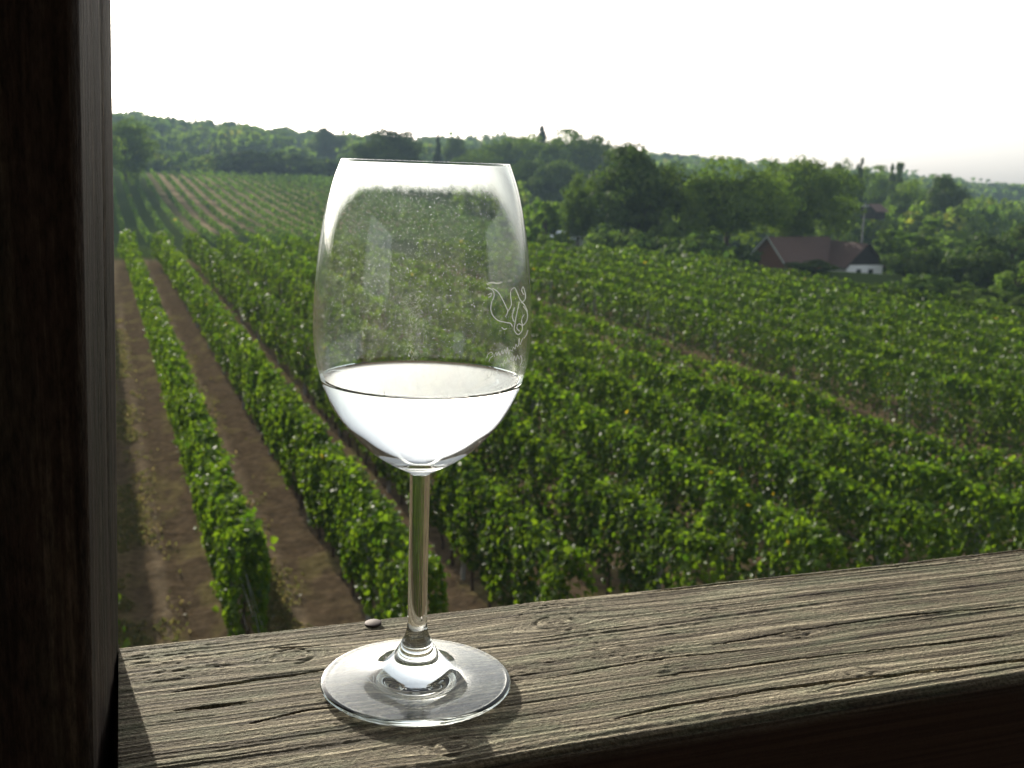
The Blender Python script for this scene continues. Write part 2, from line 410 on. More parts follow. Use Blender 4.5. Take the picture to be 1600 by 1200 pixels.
# ---------------------------------------------------------------- trees
def crown(seed, shape='round', nl=5200, leaf=.05, clumps=70, spread=.44):
    """unit crown, z 0..1, radius about .5; many leaf faces gathered in clumps"""
    r = np.random.default_rng(seed)
    c = r.normal(size=(clumps, 3)); c /= np.linalg.norm(c, axis=1, keepdims=True)
    rr = .30 + .70 * r.random((clumps, 1)) ** .45
    if shape == 'round': ax = np.array([.42, .42, .37]); cen = np.array([0, 0, .58])
    elif shape == 'broad': ax = np.array([.46, .46, .34]); cen = np.array([0, 0, .60])
    elif shape == 'tall': ax = np.array([.38, .38, .44]); cen = np.array([0, 0, .53])
    elif shape == 'shrub': ax = np.array([.42, .42, .45]); cen = np.array([0, 0, .45])
    elif shape == 'poplar': ax = np.array([.36, .36, .47]); cen = np.array([0, 0, .50])
    if shape == 'cone':
        h = 1 - r.random((clumps, 1)) ** .5 * .97; an = r.random((clumps, 1)) * 6.28; q = .42 * (1.02 - h) * (.6 + .4 * r.random((clumps, 1)))
        cc = np.concatenate([q * np.cos(an), q * np.sin(an), h], 1); cr = .05 + .10 * (1 - h[:, 0]); cd = np.concatenate([np.cos(an), np.sin(an), .2 + 0 * an], 1)
    else:
        wob = 1 - spread / 2 + spread * r.random((clumps, 1))
        cc = cen + c * rr * ax * wob; cr = (.085 + .085 * r.random(clumps)); cd = c
    ci = r.integers(0, clumps, nl); d = r.normal(size=(nl, 3)); d /= np.linalg.norm(d, axis=1, keepdims=True)
    d[:, 2] = np.where(r.random(nl) < .6, np.abs(d[:, 2]), d[:, 2])
    P = cc[ci] + d * cr[ci, None] * (.55 + .5 * r.random((nl, 1))) * np.array([1, 1, .8])
    nn = d + .5 * cd[ci] + r.normal(size=(nl, 3)) * .45
    tint = np.clip(.5 * r.random(nl) + .4 * r.random(clumps)[ci], 0, .95)
    P[:, 2] = np.clip(P[:, 2], .02, 1.03)
    return leaves(P, nn, leaf * (.6 + .8 * r.random(nl)), seed + 1, .2, False, tint)
def trunk_mesh(seed, top=.62, r0=.03):
    r = np.random.default_rng(seed); parts = []
    x = np.cumsum(r.normal(size=(6, 2)) * .012, 0); z = np.linspace(-.04, top, 6)
    parts.append(tube(np.column_stack([x, z]), np.linspace(r0, r0 * .4, 6), 7))
    for q in range(7):
        a = r.random() * 6.28; zz = r.uniform(.22, .5); e = r.uniform(.18, .3)
        b = np.array([x[2, 0], x[2, 1], zz]); tip = b + np.array([math.cos(a) * e, math.sin(a) * e, r.uniform(.08, .26)])
        parts.append(tube([b, (b + tip) / 2 + np.array([0, 0, .02]), tip], [r0 * .5, r0 * .35, r0 * .12], 5))
    V, F = join(parts); return mesh('trunk', V, F, True)
KIND = {}
for name, shp, mt, nl, lf, cl in (('round', 'round', M_TREE, 12000, .031, 90), ('dark', 'round', M_TREED, 14000, .029, 90), ('broad', 'broad', M_TREE, 15000, .027, 130), ('tall', 'tall', M_TREE, 12000, .031, 80),
                               ('shrub', 'shrub', M_SHRUB, 3000, .07, 40), ('poplar', 'poplar', M_TREED, 3500, .07, 60), ('cone', 'cone', M_CON, 4000, .06, 160), ('olive', 'shrub', M_TREED, 3500, .06, 45)):
    vs = []
    for s in range(2):
        V, F, tt = crown(500 + len(KIND) * 10 + s, shp, nl, lf, cl)
        cm = mesh('crown', V, F, False, {'tint': tt}); cm.materials.append(mt)
        tm = trunk_mesh(700 + len(KIND) * 10 + s, .9 if shp == 'cone' else .62, .022 if shp in ('cone', 'poplar') else .03); tm.materials.append(M_BARK)
        vs.append((cm, tm))
    KIND[name] = vs
def elev_z(px, py, d):
    r = ray(px, py); hd = math.hypot(r[0], r[1]); return r[0] / hd * d, r[1] / hd * d, CAMZ + r[2] / hd * d
tcount = 0
def tree(kind, px, ytop, wpx, d, label, name='tree', cat='tree', group=None, sink=0., ybase=None):
    global tcount
    x, y, zt = elev_z(px, ytop, d); zb = float(terrain(x, y)) - sink
    if ybase is not None: zb = elev_z(px, ybase, d)[2]
    h = max(zt - zb, 1.0); wd = wpx / FPX * d * 1.12
    cm, tm = KIND[kind][tcount % 2]; tcount += 1
    t = thing(name, label, cat, (x, y, zb), random.uniform(0, 6.28), group, (wd, wd, h))
    obj('crown', cm, None, t); obj('trunk', tm, None, t); return t
G1 = 'trees behind the right end of the vineyard'
tree('dark', 1000, 226, 150, 104, 'big dark round tree standing right behind the vines, right of the glass', group=G1)
tree('round', 905, 274, 62, 108, 'small tree on the left flank of the big dark tree', group=G1)
tree('broad', 1150, 250, 165, 104, 'broad olive-green tree behind the vines, left of the red roofs', group=G1)
tree('broad', 1255, 246, 135, 116, 'wide brownish-green tree rising straight behind the red roof', group=G1)
tree('tall', 1085, 300, 50, 99, 'slim light-green tree between the big dark tree and the broad one', group=G1)
tree('shrub', 1050, 318, 66, 97, 'pale grey-green bush at the foot of the big dark tree', 'shrub', 'shrub')
tree('shrub', 855, 306, 66, 112, 'light green bush just right of the bowl of the glass', 'shrub', 'shrub')
tree('shrub', 950, 345, 60, 98, 'low bush at the field edge left of the big dark tree', 'shrub', 'shrub')
tree('shrub', 1095, 356, 40, 94, 'low bush at the field edge below the broad tree', 'shrub', 'shrub')
tree('tall', 1318, 252, 62, 150, 'tall yellowish tree directly behind the ridge of the white cottage', group=G1)
tree('poplar', 1344, 254, 22, 190, 'dark narrow poplar, left of the two on the right skyline', 'poplar_tree')
tree('poplar', 1402, 260, 30, 200, 'dark narrow poplar, right of the two on the right skyline', 'poplar_tree')
tree('round', 1372, 262, 52, 210, 'round tree between the two dark poplars on the skyline', group=G1)
tree('round', 1435, 284, 84, 185, 'rounded olive-brown tree left of the dark skyline tree at right', group=G1)
tree('dark', 1488, 274, 66, 175, 'dark oval tree poking above the right skyline', group=G1)
tree('olive', 1592, 334, 96, 100, 'dull bush with reddish twigs at the right edge of the view', 'shrub', 'shrub')
tree('olive', 1550, 372, 90, 84, 'big dull-olive bush at the right edge behind the vines', 'shrub', 'shrub')
tree('shrub', 1592, 404, 60, 76, 'lighter green bush in the right corner behind the vines', 'shrub', 'shrub')
tree('shrub', 1392, 352, 50, 120, 'upright yellow-green shrub right of the white cottage', 'shrub', 'shrub')
tree('shrub', 1470, 336, 110, 135, 'wide bright-green thicket below the dark oval skyline tree', 'shrub', 'shrub')
tree('shrub', 1440, 362, 70, 112, 'yellow-green shrub in the thicket right of the cottage', 'shrub', 'shrub')
tree('olive', 1420, 388, 80, 98, 'dark bush close behind the vines, right of the cottage wall', 'shrub', 'shrub')
tree('olive', 1490, 398, 90, 92, 'dark low bush behind the vines, near the right edge', 'shrub', 'shrub')
tree('olive', 1275, 402, 70, 92, 'dark bushes in front of the cottage roof', 'shrub', 'shrub')
G2 = 'trees of the wood behind the glass rim'
for px, yt, wp, d, kd, lab in ((745, 236, 80, 250, 'round', 'low green tree at the left end of the wood, over the glass rim'), (790, 214, 95, 270, 'tall', 'tall green tree above the right corner of the glass rim'),
                               (848, 192, 44, 285, 'cone', 'pointed tree topping the wood right of the glass'), (838, 212, 90, 265, 'round', 'green round tree in front of the pointed skyline tree'),
                               (885, 206, 95, 255, 'round', 'green tree right of the pointed skyline tree'), (938, 212, 90, 250, 'tall', 'green tree at the right end of the wood, left of the big dark tree'),
                               (815, 250, 90, 215, 'dark', 'shaded lower tree in the wood right of the glass rim'), (875, 248, 80, 205, 'dark', 'shaded lower tree at the foot of the wood, above the light bush')):
    tree(kd, px, yt, wp, d, lab, group=G2)
tree('dark', 605, 203, 104, 262, 'dark domed tree just above the left half of the glass rim')
tree('cone', 685, 206, 26, 258, 'slim dark conifer spire above the glass rim', 'conifer_tree')
tree('dark', 716, 214, 42, 300, 'dark oval tree right beside the conifer spire')
tree('tall', 194, 186, 84, 240, 'large dark tree at the left, beside the wooden post')
tree('tall', 140, 180, 90, 215, 'tall tree almost wholly hidden behind the wooden post')
tree('dark', 100, 170, 90, 180, 'tall tree hidden behind the middle of the wooden post')
tree('dark', 515, 200, 60, 420, 'dark round tree on the hazy slope left of the glass rim')
for px, yt, wp, lab in ((362, 234, 60, 'leftmost bush of the dark hedge above the far vineyard'), (405, 226, 80, 'tallest bush of the dark hedge above the far vineyard'), (455, 234, 80, 'broad bush in the right half of the dark hedge above the far vineyard'), (505, 240, 70, 'last bush of the dark hedge, next to the glass')):
    tree('olive', px, yt, wp, 305, lab, 'hedge_bush', 'bush', 'hedge above the far vineyard')

# woods that read as one mass: hazy ridge, valley thickets
def wood(name, label, pts, hs, ws, m, nl, leaf, seed):
    base = [crown(seed + q, s, nl, leaf, 48, .16) for q, s in enumerate(('round', 'tall', 'broad', 'round'))]
    r = np.random.default_rng(seed); Vs, Fs, Ts, n = [], [], [], 0
    for (x, y), h, wd in zip(pts, hs, ws):
        V, F, t = base[r.integers(0, 4)]; a = r.random() * 6.28; c, s = math.cos(a), math.sin(a)
        W = np.column_stack([(V[:, 0] * c - V[:, 1] * s) * wd + x, (V[:, 0] * s + V[:, 1] * c) * wd + y, V[:, 2] * h * 1.15 - .26 * h + float(terrain(x, y))])
        Vs.append(W); Fs.append(F + n); Ts.append(np.clip(t + r.uniform(-.25, .25), 0, .95)); n += len(V)
    obj(name, mesh(name, np.concatenate(Vs), np.concatenate(Fs), False, {'tint': np.concatenate(Ts)}), m, kind='stuff', label=label, category='wood')
def scatter(n, az0, az1, d0, d1, seed, dens=None):
    r = np.random.default_rng(seed); a = np.radians(r.uniform(az0, az1, n)); d = d0 + (d1 - d0) * r.random(n) ** .8
    return np.column_stack([d * np.sin(a), d * np.cos(a)])
p1 = scatter(720, -31, 31, 380, 720, 1); r = np.random.default_rng(2)
wood('hillside_forest', 'hazy blue-green forest covering the hills along the skyline', p1, r.uniform(8, 13, len(p1)), r.uniform(10, 17, len(p1)), M_TREE, 220, .16, 40)
p2 = scatter(240, -3, 31, 150, 380, 3); r = np.random.default_rng(4)
wood('valley_wood', 'green thickets filling the valley behind the cottage and trees', p2, r.uniform(3.5, 8.5, len(p2)), r.uniform(5, 9, len(p2)), M_TREE, 420, .12, 50)
p3 = scatter(190, 0, 31, 58, 150, 5); p3 = p3[[not (11.5 < math.degrees(math.atan2(q[0], q[1])) < 19.5 and 62 < math.hypot(*q) < 120) and (q @ RN > 41 or q @ RD > np.interp(q @ RN, END_P, END_A) + 5) for q in p3]]; r = np.random.default_rng(6)
h3 = r.uniform(1.6, 3.4, len(p3)); a3 = np.degrees(np.arctan2(p3[:, 0], p3[:, 1])); d3 = np.hypot(p3[:, 0], p3[:, 1])
h3 = np.where((a3 > 11.5) & (a3 < 19.5), np.clip(5.9 - d3 * .092 + 1.3, .9, 1.5), h3); h3 = np.where((d3 < 80) & (a3 >= 19.5), r.uniform(1.4, 2.4, len(p3)), h3)
wood('field_edge_scrub', 'dark scrub along the far edge of the vineyard', p3, h3, r.uniform(2.5, 4.5, len(p3)), M_TREED, 420, .12, 60)
p4 = scatter(90, -24, -4, 298, 380, 8); r = np.random.default_rng(9)
wood('slope_scrub', 'scrub and small trees on the slope above the far vineyard', p4, r.uniform(2, 6, len(p4)), r.uniform(5, 9, len(p4)), M_TREE, 320, .13, 70)

# ---------------------------------------------------------------- buildings
M_WHITE = plain('whitewash', (.82, .83, .84), .9, .2, .08, 2)
M_TILE = plain('roof_tiles', (.12, .075, .065), .85, .2, .35, 5)
M_BRICK = plain('brick', (.17, .075, .05), .9, .2, .3, 6)
M_TIMB = plain('dark_boards', (.03, .025, .022), .9, .2, .3, 4)
M_PALE = plain('pale_board', (.26, .27, .26), .8, .2, .1, 3)
M_EDGE = plain('pale_mortar', (.42, .45, .46), .8, .2, .1, 3)
M_GLASSD = plain('dark_pane', (.02, .025, .03), .15, .5, .1, 3)
def quadmesh(name, quads, m, parent, thick=.06):
    """closed slabs from quads given as four corner points"""
    bm = bmesh.new()
    for q in quads:
        q = [Vector(v) for v in q]; nrm = (q[1] - q[0]).cross(q[2] - q[0]).normalized() * thick
        a = [bm.verts.new(v) for v in q]; b = [bm.verts.new(v - nrm) for v in q]; n = len(q)
        bm.faces.new(a); bm.faces.new(b[::-1])
        for i in range(n): bm.faces.new((a[i], b[i], b[(i + 1) % n], a[(i + 1) % n]))
    return obj(name, bm_mesh(name, bm), m, parent)
def cottage(name, label, px, d, zb, wd, ln, wall_h, ridge_h, rz, wallm, gablem, roofm, windows=2, chimney=False, cat='house', parapet=False, edge=None):
    """gable at local y=0 facing -y, ridge running to +y"""
    r = ray(px, 400); hd = math.hypot(r[0], r[1]); x, y = r[0] / hd * d, r[1] / hd * d
    t = thing(name, label, cat, (x, y, zb), rz)
    W = wd / 2
    quadmesh('wall', [[(-W, 0, 0), (W, 0, 0), (W, 0, wall_h), (-W, 0, wall_h)], [(W, .2, 0), (W, ln, 0), (W, ln, wall_h), (W, .2, wall_h)],
                      [(-W, ln, 0), (-W, .2, 0), (-W, .2, wall_h), (-W, ln, wall_h)], [(W, ln, 0), (-W, ln, 0), (-W, ln, wall_h), (W, ln, wall_h)]], wallm, t, .18)
    g = [[(-W - .1, -.03, wall_h + .01), (W + .1, -.03, wall_h + .01), (0, -.03, ridge_h - .05)], [(W, ln - .02, wall_h + .01), (-W, ln - .02, wall_h + .01), (0, ln - .02, ridge_h - .05)]]
    for gq in g: quadmesh('gable', [gq], gablem, t, .12)
    o = .35; sl = (ridge_h - wall_h) / W
    rf = quadmesh('roof', [[(-W - o, -.3, wall_h - o * sl), (0, -.3, ridge_h), (0, ln + .3, ridge_h), (-W - o, ln + .3, wall_h - o * sl)],
                           [(0, -.3, ridge_h), (W + o, -.3, wall_h - o * sl), (W + o, ln + .3, wall_h - o * sl), (0, ln + .3, ridge_h)]], roofm, t, -.09)
    quadmesh('bargeboard', [[(-W - o, -.34, wall_h - o * sl - .02), (-W - o, -.34, wall_h - o * sl + .17), (0, -.34, ridge_h + .19), (0, -.34, ridge_h)],
                            [(W + o, -.34, wall_h - o * sl - .02), (0, -.34, ridge_h), (0, -.34, ridge_h + .19), (W + o, -.34, wall_h - o * sl + .17)]], edge or M_TIMB, t, .04)
    if parapet: quadmesh('parapet', [[(-W - o, ln, wall_h - o * sl - .02), (-W - o, ln, wall_h - o * sl + .3), (0, ln, ridge_h + .3), (0, ln, ridge_h)], [(W + o, ln, wall_h - o * sl - .02), (0, ln, ridge_h), (0, ln, ridge_h + .3), (W + o, ln, wall_h - o * sl + .3)]], M_EDGE, t, .4)
    for q in range(windows):
        wx = -W + wd * (q + 1) / (windows + 1); bm = bmesh.new(); box_bm(bm, (wx, -.01, wall_h * .5), (.55, .06, .75)); wn = obj('window', bm_mesh('window', bm), M_TIMB, t)
        bm = bmesh.new(); box_bm(bm, (wx, -.045, wall_h * .5), (.43, .02, .63)); obj('pane', bm_mesh('pane', bm), M_GLASSD, wn)
    if chimney:
        bm = bmesh.new(); box_bm(bm, (-W * .35, ln * .55, ridge_h + .1), (.5, .5, 1.3)); box_bm(bm, (-W * .35, ln * .55, ridge_h + .8), (.62, .62, .12)); obj('chimney', bm_mesh('chimney', bm), M_PALE, rf)
    return t
def zpix(px, py, d): return elev_z(px, py, d)[2]
d = 112
cottage('cottage', 'small white-walled cottage with dark boarded gable and red-brown roof', 1353, d, zpix(1353, 440, d), 4.3, 7.5, zpix(1353, 414, d) - zpix(1353, 440, d), zpix(1353, 382, d) - zpix(1353, 440, d), math.radians(24), M_WHITE, M_TIMB, M_TILE, 2, parapet=True)
d = 110
cottage('brick_barn', 'low red brick building with pale roof edge left of the white cottage', 1200, d, zpix(1200, 430, d), 4.2, 8.0, zpix(1200, 404, d) - zpix(1200, 430, d), zpix(1200, 371, d) - zpix(1200, 430, d), math.radians(-56), M_BRICK, M_BRICK, M_TILE, 0, edge=M_EDGE)
d = 165
cottage('hut', 'small purple-brown roofed hut among trees above the cottage', 1350, d, zpix(1352, 342, d), 2.4, 2.2, zpix(1352, 328, d) - zpix(1352, 342, d), zpix(1352, 319, d) - zpix(1352, 342, d), math.radians(-55), M_TIMB, M_TIMB, M_TILE, 0)
d = 98
cottage('hut', 'tiny orange-fronted hut at the field edge below the broad tree', 1118, d, zpix(1118, 402, d), 1.3, 1.6, zpix(1118, 388, d) - zpix(1118, 402, d), zpix(1118, 381, d) - zpix(1118, 402, d), .1, plain('orange_paint', (.55, .2, .07), .8), M_BRICK, M_TILE, 0)
d = 118
cottage('shed', 'pale blue-grey shed roof peeking over the vines left of the big tree', 908, d, zpix(908, 385, d), 2.6, 3, zpix(908, 372, d) - zpix(908, 385, d), zpix(908, 364, d) - zpix(908, 385, d), 1.0, M_PALE, M_PALE, plain('pale_blue_sheet', (.42, .5, .58), .5), 0)
d = 300
cottage('hut', 'little pale blue hut beside the wooden post above the far vineyard', 180, d, zpix(180, 281, d), 2.6, 3, zpix(180, 273, d) - zpix(180, 281, d), zpix(180, 266, d) - zpix(180, 281, d), .3, plain('pale_blue_paint', (.45, .55, .65), .8), M_PALE, plain('bluish_sheet', (.3, .36, .42), .6), 0)
d = 480
cottage('house', 'distant white house half hidden in the hazy hillside forest', 328, d, zpix(328, 236, d), 5.5, 6, zpix(328, 226, d) - zpix(328, 236, d), zpix(328, 219, d) - zpix(328, 236, d), .2, M_PALE, M_PALE, M_TILE, 0)
# pole by the cottage
d = 118; x, y, zt = elev_z(1352, 318, d); zb = zpix(1352, 440, d)
t = thing('utility_pole', 'pale wooden pole rising behind the cottage gable', 'pole', (x, y, zb))
V, F = tube([(0, 0, -.3), (0, 0, (zt - zb) * .5), (0, 0, zt - zb)], [.09, .08, .07], 8); obj('shaft', mesh('shaft', V, F, True), M_PALE, t)
bm = bmesh.new(); box_bm(bm, (0, 0, zt - zb - .25), (1.3, .1, .12), .6); obj('crossarm', bm_mesh('crossarm', bm), M_PALE, t)

# ---------------------------------------------------------------- weathered rail
RAILZ = CAMZ - .21
fL = on_z(187, 1008, RAILZ); fR = on_z(1600, 855, RAILZ)
U = (fR - fL)[:2]; U /= np.linalg.norm(U); Wv = np.array([U[1], -U[0]])      # along the rail; across it, towards the camera
RW = .137
def uv(px, py):
    q = on_z(px, py, RAILZ)[:2] - fL[:2]; return float(q @ U), float(q @ Wv)
us = np.concatenate([np.arange(-.02, .72, .0010), np.arange(.72, 1.3, .006)])
vs = np.arange(0, RW + .0001, .0005); vs = np.linspace(0, RW, len(vs))
UU, VV = np.meshgrid(us, vs)
knots = [(*uv(862, 976), .009), (*uv(668, 1172), .007), (*uv(400, 1032), .008), (*uv(1342, 1050), .005), (*uv(1240, 990), .006)]
warp = .007 * (fbm(UU * 2.2, VV * 9, 41) - .5) + .0010 * (fbm(UU * 9, VV * 30, 42) - .5)
for ku, kv, kr in knots:
    dx, dy = (UU - ku) / 3.2, VV - kv
    q = np.sqrt(dx * dx + dy * dy) + 1e-6
    warp = warp + kr * .75 * (dy / q) * np.exp(-(q / (kr * 1.4)) ** 1.2)
vv = VV - warp
def n1(v, f, s): return vn(v * f, 0 * v + s, s)
drift = 14 * UU
ridge = (n1(vv, 170, 61) - .5) * .3 + (n1(vv, 420, 62) - .5) * .5 + (vn(UU * 2, vv * 850, 60) - .5) * 1.0
ridge += (vn(UU * 10, vv * 700, 63) - .5) * .45 + (vn(UU * 40, vv * 1500, 64) - .5) * .35
rough = (fbm(UU * 300, vv * 700, 65, 3) - .5) * .55
late = sstep(.3, .75, fbm(UU * 5, VV * 22, 66))
Zr = .00045 * ridge + .00042 * rough * (.4 + late) + .0008 * (fbm(UU * 4, VV * 30, 67) - .5) * late
# lichen-like raised crust in patches
cr = sstep(.56, .7, fbm(UU * 22, VV * 60, 68)) * sstep(.45, .6, fbm(UU * 6, VV * 14, 69))
Zr += cr * .0005 * vn(UU * 500, VV * 700, 70)
def crack(pts, width, depth):
    """open drying crack following the picture points"""
    q = np.array([uv(*p) for p in pts]); cu, cv = q[:, 0], q[:, 1]; o = np.argsort(cu); cu, cv = cu[o], cv[o]
    c = np.interp(us, cu, cv) + .0008 * (vn(us * 60, 0 * us, int(pts[0][0])) - .5) + .0005 * (vn(us * 240, 0 * us, 5) - .5)
    inside = sstep(cu[0] - .004, cu[0] + .02, us) * (1 - sstep(cu[-1] - .02, cu[-1] + .004, us))
    width *= .65; depth *= .8
    wd = width * inside * (.6 + .7 * vn(us * 45, 0 * us, 9)) + 1e-6
    return -depth * inside * np.exp(-((VV - c) / wd) ** 4)
for pts, wd, dp in (([(1000, 926), (1200, 905), (1400, 884), (1690, 850)], .0010, .005), ([(935, 1128), (1060, 1101), (1200, 1078), (1350, 1060), (1600, 1030), (1720, 1018)], .0012, .006),
                    ([(186, 1092), (300, 1075), (430, 1056), (560, 1038)], .0010, .004), ([(186, 1122), (270, 1112), (330, 1104)], .0013, .006), ([(300, 1145), (420, 1118), (520, 1104)], .0007, .003),
                    ([(1000, 1060), (1250, 1030), (1600, 990)], .0007, .003), ([(820, 1065), (1000, 1034), (1200, 1012)], .0006, .0025), ([(1100, 1010), (1400, 962), (1600, 945)], .0006, .0025),
                    ([(340, 1020), (420, 1017), (470, 1013)], .0008, .003), ([(820, 1000), (930, 985), (1010, 975)], .0005, .002), ([(190, 1038), (240, 1030)], .0008, .003), ([(1250, 1084), (1420, 1052), (1520, 1046)], .0006, .002)):
    Zr += crack(pts, wd, dp)
for ku, kv, kr in knots:
    dx, dy = (UU - ku) / 1.3, VV - kv; q = np.sqrt(dx * dx + dy * dy)
    Zr += .0009 * np.exp(-(q / kr) ** 2) * (fbm(UU * 260, VV * 260, 71) - .2) - .0007 * np.exp(-((q - kr * .9) / .0006) ** 2) * sstep(.35, .6, vn(np.arctan2(dy, dx) * 1.6, 0 * dx + ku * 100, 72))
edge = np.minimum(VV, RW - VV)
Zr -= .003 * (1 - sstep(0, .0042, edge)) ** 2
vshift = .0016 * (fbm(us * 14, 0 * us, 80) - .5)      # wavering arrises
VV2 = VV + (1 - VV / RW) * vshift[None] + (VV / RW) * vshift[None, ::-1]
ue = np.array([uv(187, 1008)[0], uv(187, 1200)[0]]); ve = np.array([uv(187, 1008)[1], uv(187, 1200)[1]])
UP = UU + (.0195 + ue[0] + (ue[1] - ue[0]) * VV / ve[1]) * (1 - sstep(-.02, .25, UU))
XX = fL[0] + U[0] * UP + Wv[0] * VV2; YY = fL[1] + U[1] * UP + Wv[1] * VV2; ZZ = RAILZ + Zr
nv, nu = UU.shape
# near and far side faces, underside
TH = .11
def side(row, sgn):
    n = 26; zz = np.linspace(0, 1, n)[1:, None]
    b = np.stack([XX[row], YY[row], ZZ[row]], -1)
    nz = .0009 * (fbm(us[None] * 10, zz * 26, 90) - .5) + .0007 * (vn(us[None] * 14, zz * 90, 91) - .5)
    o = sgn * (nz * sstep(0, .1, zz) + .0012 * sstep(0, .05, zz))
    return np.stack([b[None, :, 0] + Wv[0] * o, b[None, :, 1] + Wv[1] * o, b[None, :, 2] * (1 - zz) + (RAILZ - TH) * zz + 0 * o], -1)
far_s = side(0, -1)[::-1]; near_s = side(-1, 1)
grid = np.concatenate([far_s, np.stack([XX, YY, ZZ], -1), near_s], 0)
a_, b_ = grid.shape[:2]
i = np.arange(a_ - 1)[:, None] * b_; j = np.arange(b_ - 1)[None]
F = np.stack([i + j, i + b_ + j, i + b_ + j + 1, i + j + 1], -1).reshape(-1, 4)
# end caps and underside as thin quads between the border columns
cap = []
for col in (0, b_ - 1):
    k = np.arange(a_ // 2) * b_ + col; l = (a_ - 1 - np.arange(a_ // 2)) * b_ + col
    q = np.stack([k[:-1], k[1:], l[1:], l[:-1]], -1); cap.append(q if col else q[:, ::-1])
und = np.stack([np.arange(b_ - 1), np.arange(1, b_), (a_ - 1) * b_ + np.arange(1, b_), (a_ - 1) * b_ + np.arange(b_ - 1)], -1)
F = np.concatenate([F] + cap + [und])
uvg = np.zeros((a_, b_, 3)); gu = np.broadcast_to(us, (a_, b_)); uvg[..., 0] = gu
uvg[25:25 + nv, :, 1] = vv; uvg[:25, :, 1] = (-np.arange(25, 0, -1) * .0042)[:, None]; uvg[25 + nv:, :, 1] = (RW + np.arange(1, 26) * .0042)[:, None]
uvg[25:25 + nv, :, 2] = late
shd = np.zeros((a_, b_)); shd[:25] = 1; shd[25 + nv:] = 1; shd[24 + nv] = .5  # marks the side faces whose shade is put into the wood colour
rail_me = mesh('rail', grid, F, True, {'grain': uvg.reshape(-1, 3), 'side_shade': shd.ravel()})
def woodmat(name, stops, green, attr=True, gw=.5, bumpd=.0017, rough=.85, sc=1.0):
    m, N, L, out = mat(name)
    if attr:
        at = node(N, 'ShaderNodeAttribute', attribute_name='grain'); v = at.outputs['Vector']
    else:
        v = N.new('ShaderNodeTexCoord').outputs['Object']
    mp = node(N, 'ShaderNodeMapping'); mp.inputs['Scale'].default_value = (5 * sc, 520 * sc, 1) if attr else (260 * sc, 260 * sc, 6 * sc); L.new(v, mp.inputs[0])
    f1 = noise(N, L, 1.0, 4, mp.outputs[0], .6)
    mp2 = node(N, 'ShaderNodeMapping'); mp2.inputs['Scale'].default_value = (30 * sc, 90 * sc, 1) if attr else (40 * sc, 40 * sc, 6 * sc); L.new(v, mp2.inputs[0])
    f2 = noise(N, L, 1.0, 5, mp2.outputs[0], .65)
    c = ramp(N, L, f1, stops)
    g = ramp(N, L, f2, [(.46, (0, 0, 0)), (.62, (gw, gw, gw))])
    c2 = mixc(N, L, g, c, green)
    mp3 = node(N, 'ShaderNodeMapping'); mp3.inputs['Scale'].default_value = (500, 900, 1) if attr else (500, 500, 120); L.new(v, mp3.inputs[0])
    f3 = noise(N, L, 1.0, 3, mp3.outputs[0], .7)
    c3 = mixc(N, L, 1.0, c2, ramp(N, L, f3, [(.3, (.45, .45, .45)), (.7, (1.45, 1.45, 1.45))]), 'MULTIPLY')
    if attr:
        st = node(N, 'ShaderNodeAttribute', attribute_name='side_shade'); c3 = mixc(N, L, st.outputs['Fac'], c3, mixc(N, L, f1, (.03, .019, .016), (.13, .082, .062)))  # unlit sides: shade mixed in as a darker brown
    b = node(N, 'ShaderNodeBsdfPrincipled', Roughness=rough); b.inputs['Specular IOR Level'].default_value = .15
    L.new(c3, b.inputs['Base Color'])
    ad = node(N, 'ShaderNodeMath', operation='MULTIPLY_ADD'); L.new(f3, ad.inputs[0]); ad.inputs[1].default_value = 1.0; L.new(f1, ad.inputs[2])
    bp = node(N, 'ShaderNodeBump', Strength=1.0, Distance=bumpd); L.new(ad.outputs[0], bp.inputs['Height']); L.new(bp.outputs[0], b.inputs['Normal'])
    L.new(b.outputs[0], out.inputs[0]); return m
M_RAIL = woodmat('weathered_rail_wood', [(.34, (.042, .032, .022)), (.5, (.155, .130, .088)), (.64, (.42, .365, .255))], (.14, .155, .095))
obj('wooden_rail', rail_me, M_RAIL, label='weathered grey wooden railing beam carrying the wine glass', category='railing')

# ---------------------------------------------------------------- post
cF = fL[:2] + np.array([-.001, .003]); cN = on_z(150, 1200, RAILZ)[:2] + np.array([-.0005, 0])
e = cN - cF; e /= np.linalg.norm(e); s_ = np.array([e[1], -e[0]])        # e: towards the camera, s_: away to the left
if s_[0] > 0: s_ = -s_
dep, wid = .115, .15
zz = np.linspace(-2.2, 1.25, 230)
ring = []
nn_ = 22
def pts_side(p, q): return [p + (q - p) * tq for tq in np.linspace(0, 1, nn_, endpoint=False)]
c0 = np.array([0., 0.]); c1 = e * dep; c2_ = e * dep + s_ * wid; c3_ = s_ * wid
ch = .003
loop = []
for p, q in ((c0, c1), (c1, c2_), (c2_, c3_), (c3_, c0)):
    dv = (q - p) / np.linalg.norm(q - p); loop += pts_side(p + dv * ch, q - dv * ch) + [q - dv * ch]
loop = np.array(loop); nl_ = len(loop); cen = loop.mean(0)
nrm = loop - cen; nrm /= np.linalg.norm(nrm, axis=1, keepdims=True)
ki = np.arange(nl_)[None] * .0055
dsp = .0007 * (vn(ki * 500, zz[:, None] * 9, 101) - .5) + .0012 * (fbm(ki * 120, zz[:, None] * 3, 102) - .5)
dsp -= .0025 * np.exp(-((ki - .045 - .004 * (vn(zz[:, None] * 4, 0, 3) - .5)) / .0008) ** 2)
lean = .021
V = np.stack([loop[None, :, 0] + nrm[None, :, 0] * dsp + lean * zz[:, None], loop[None, :, 1] + nrm[None, :, 1] * dsp, np.repeat(zz[:, None], nl_, 1)], -1)
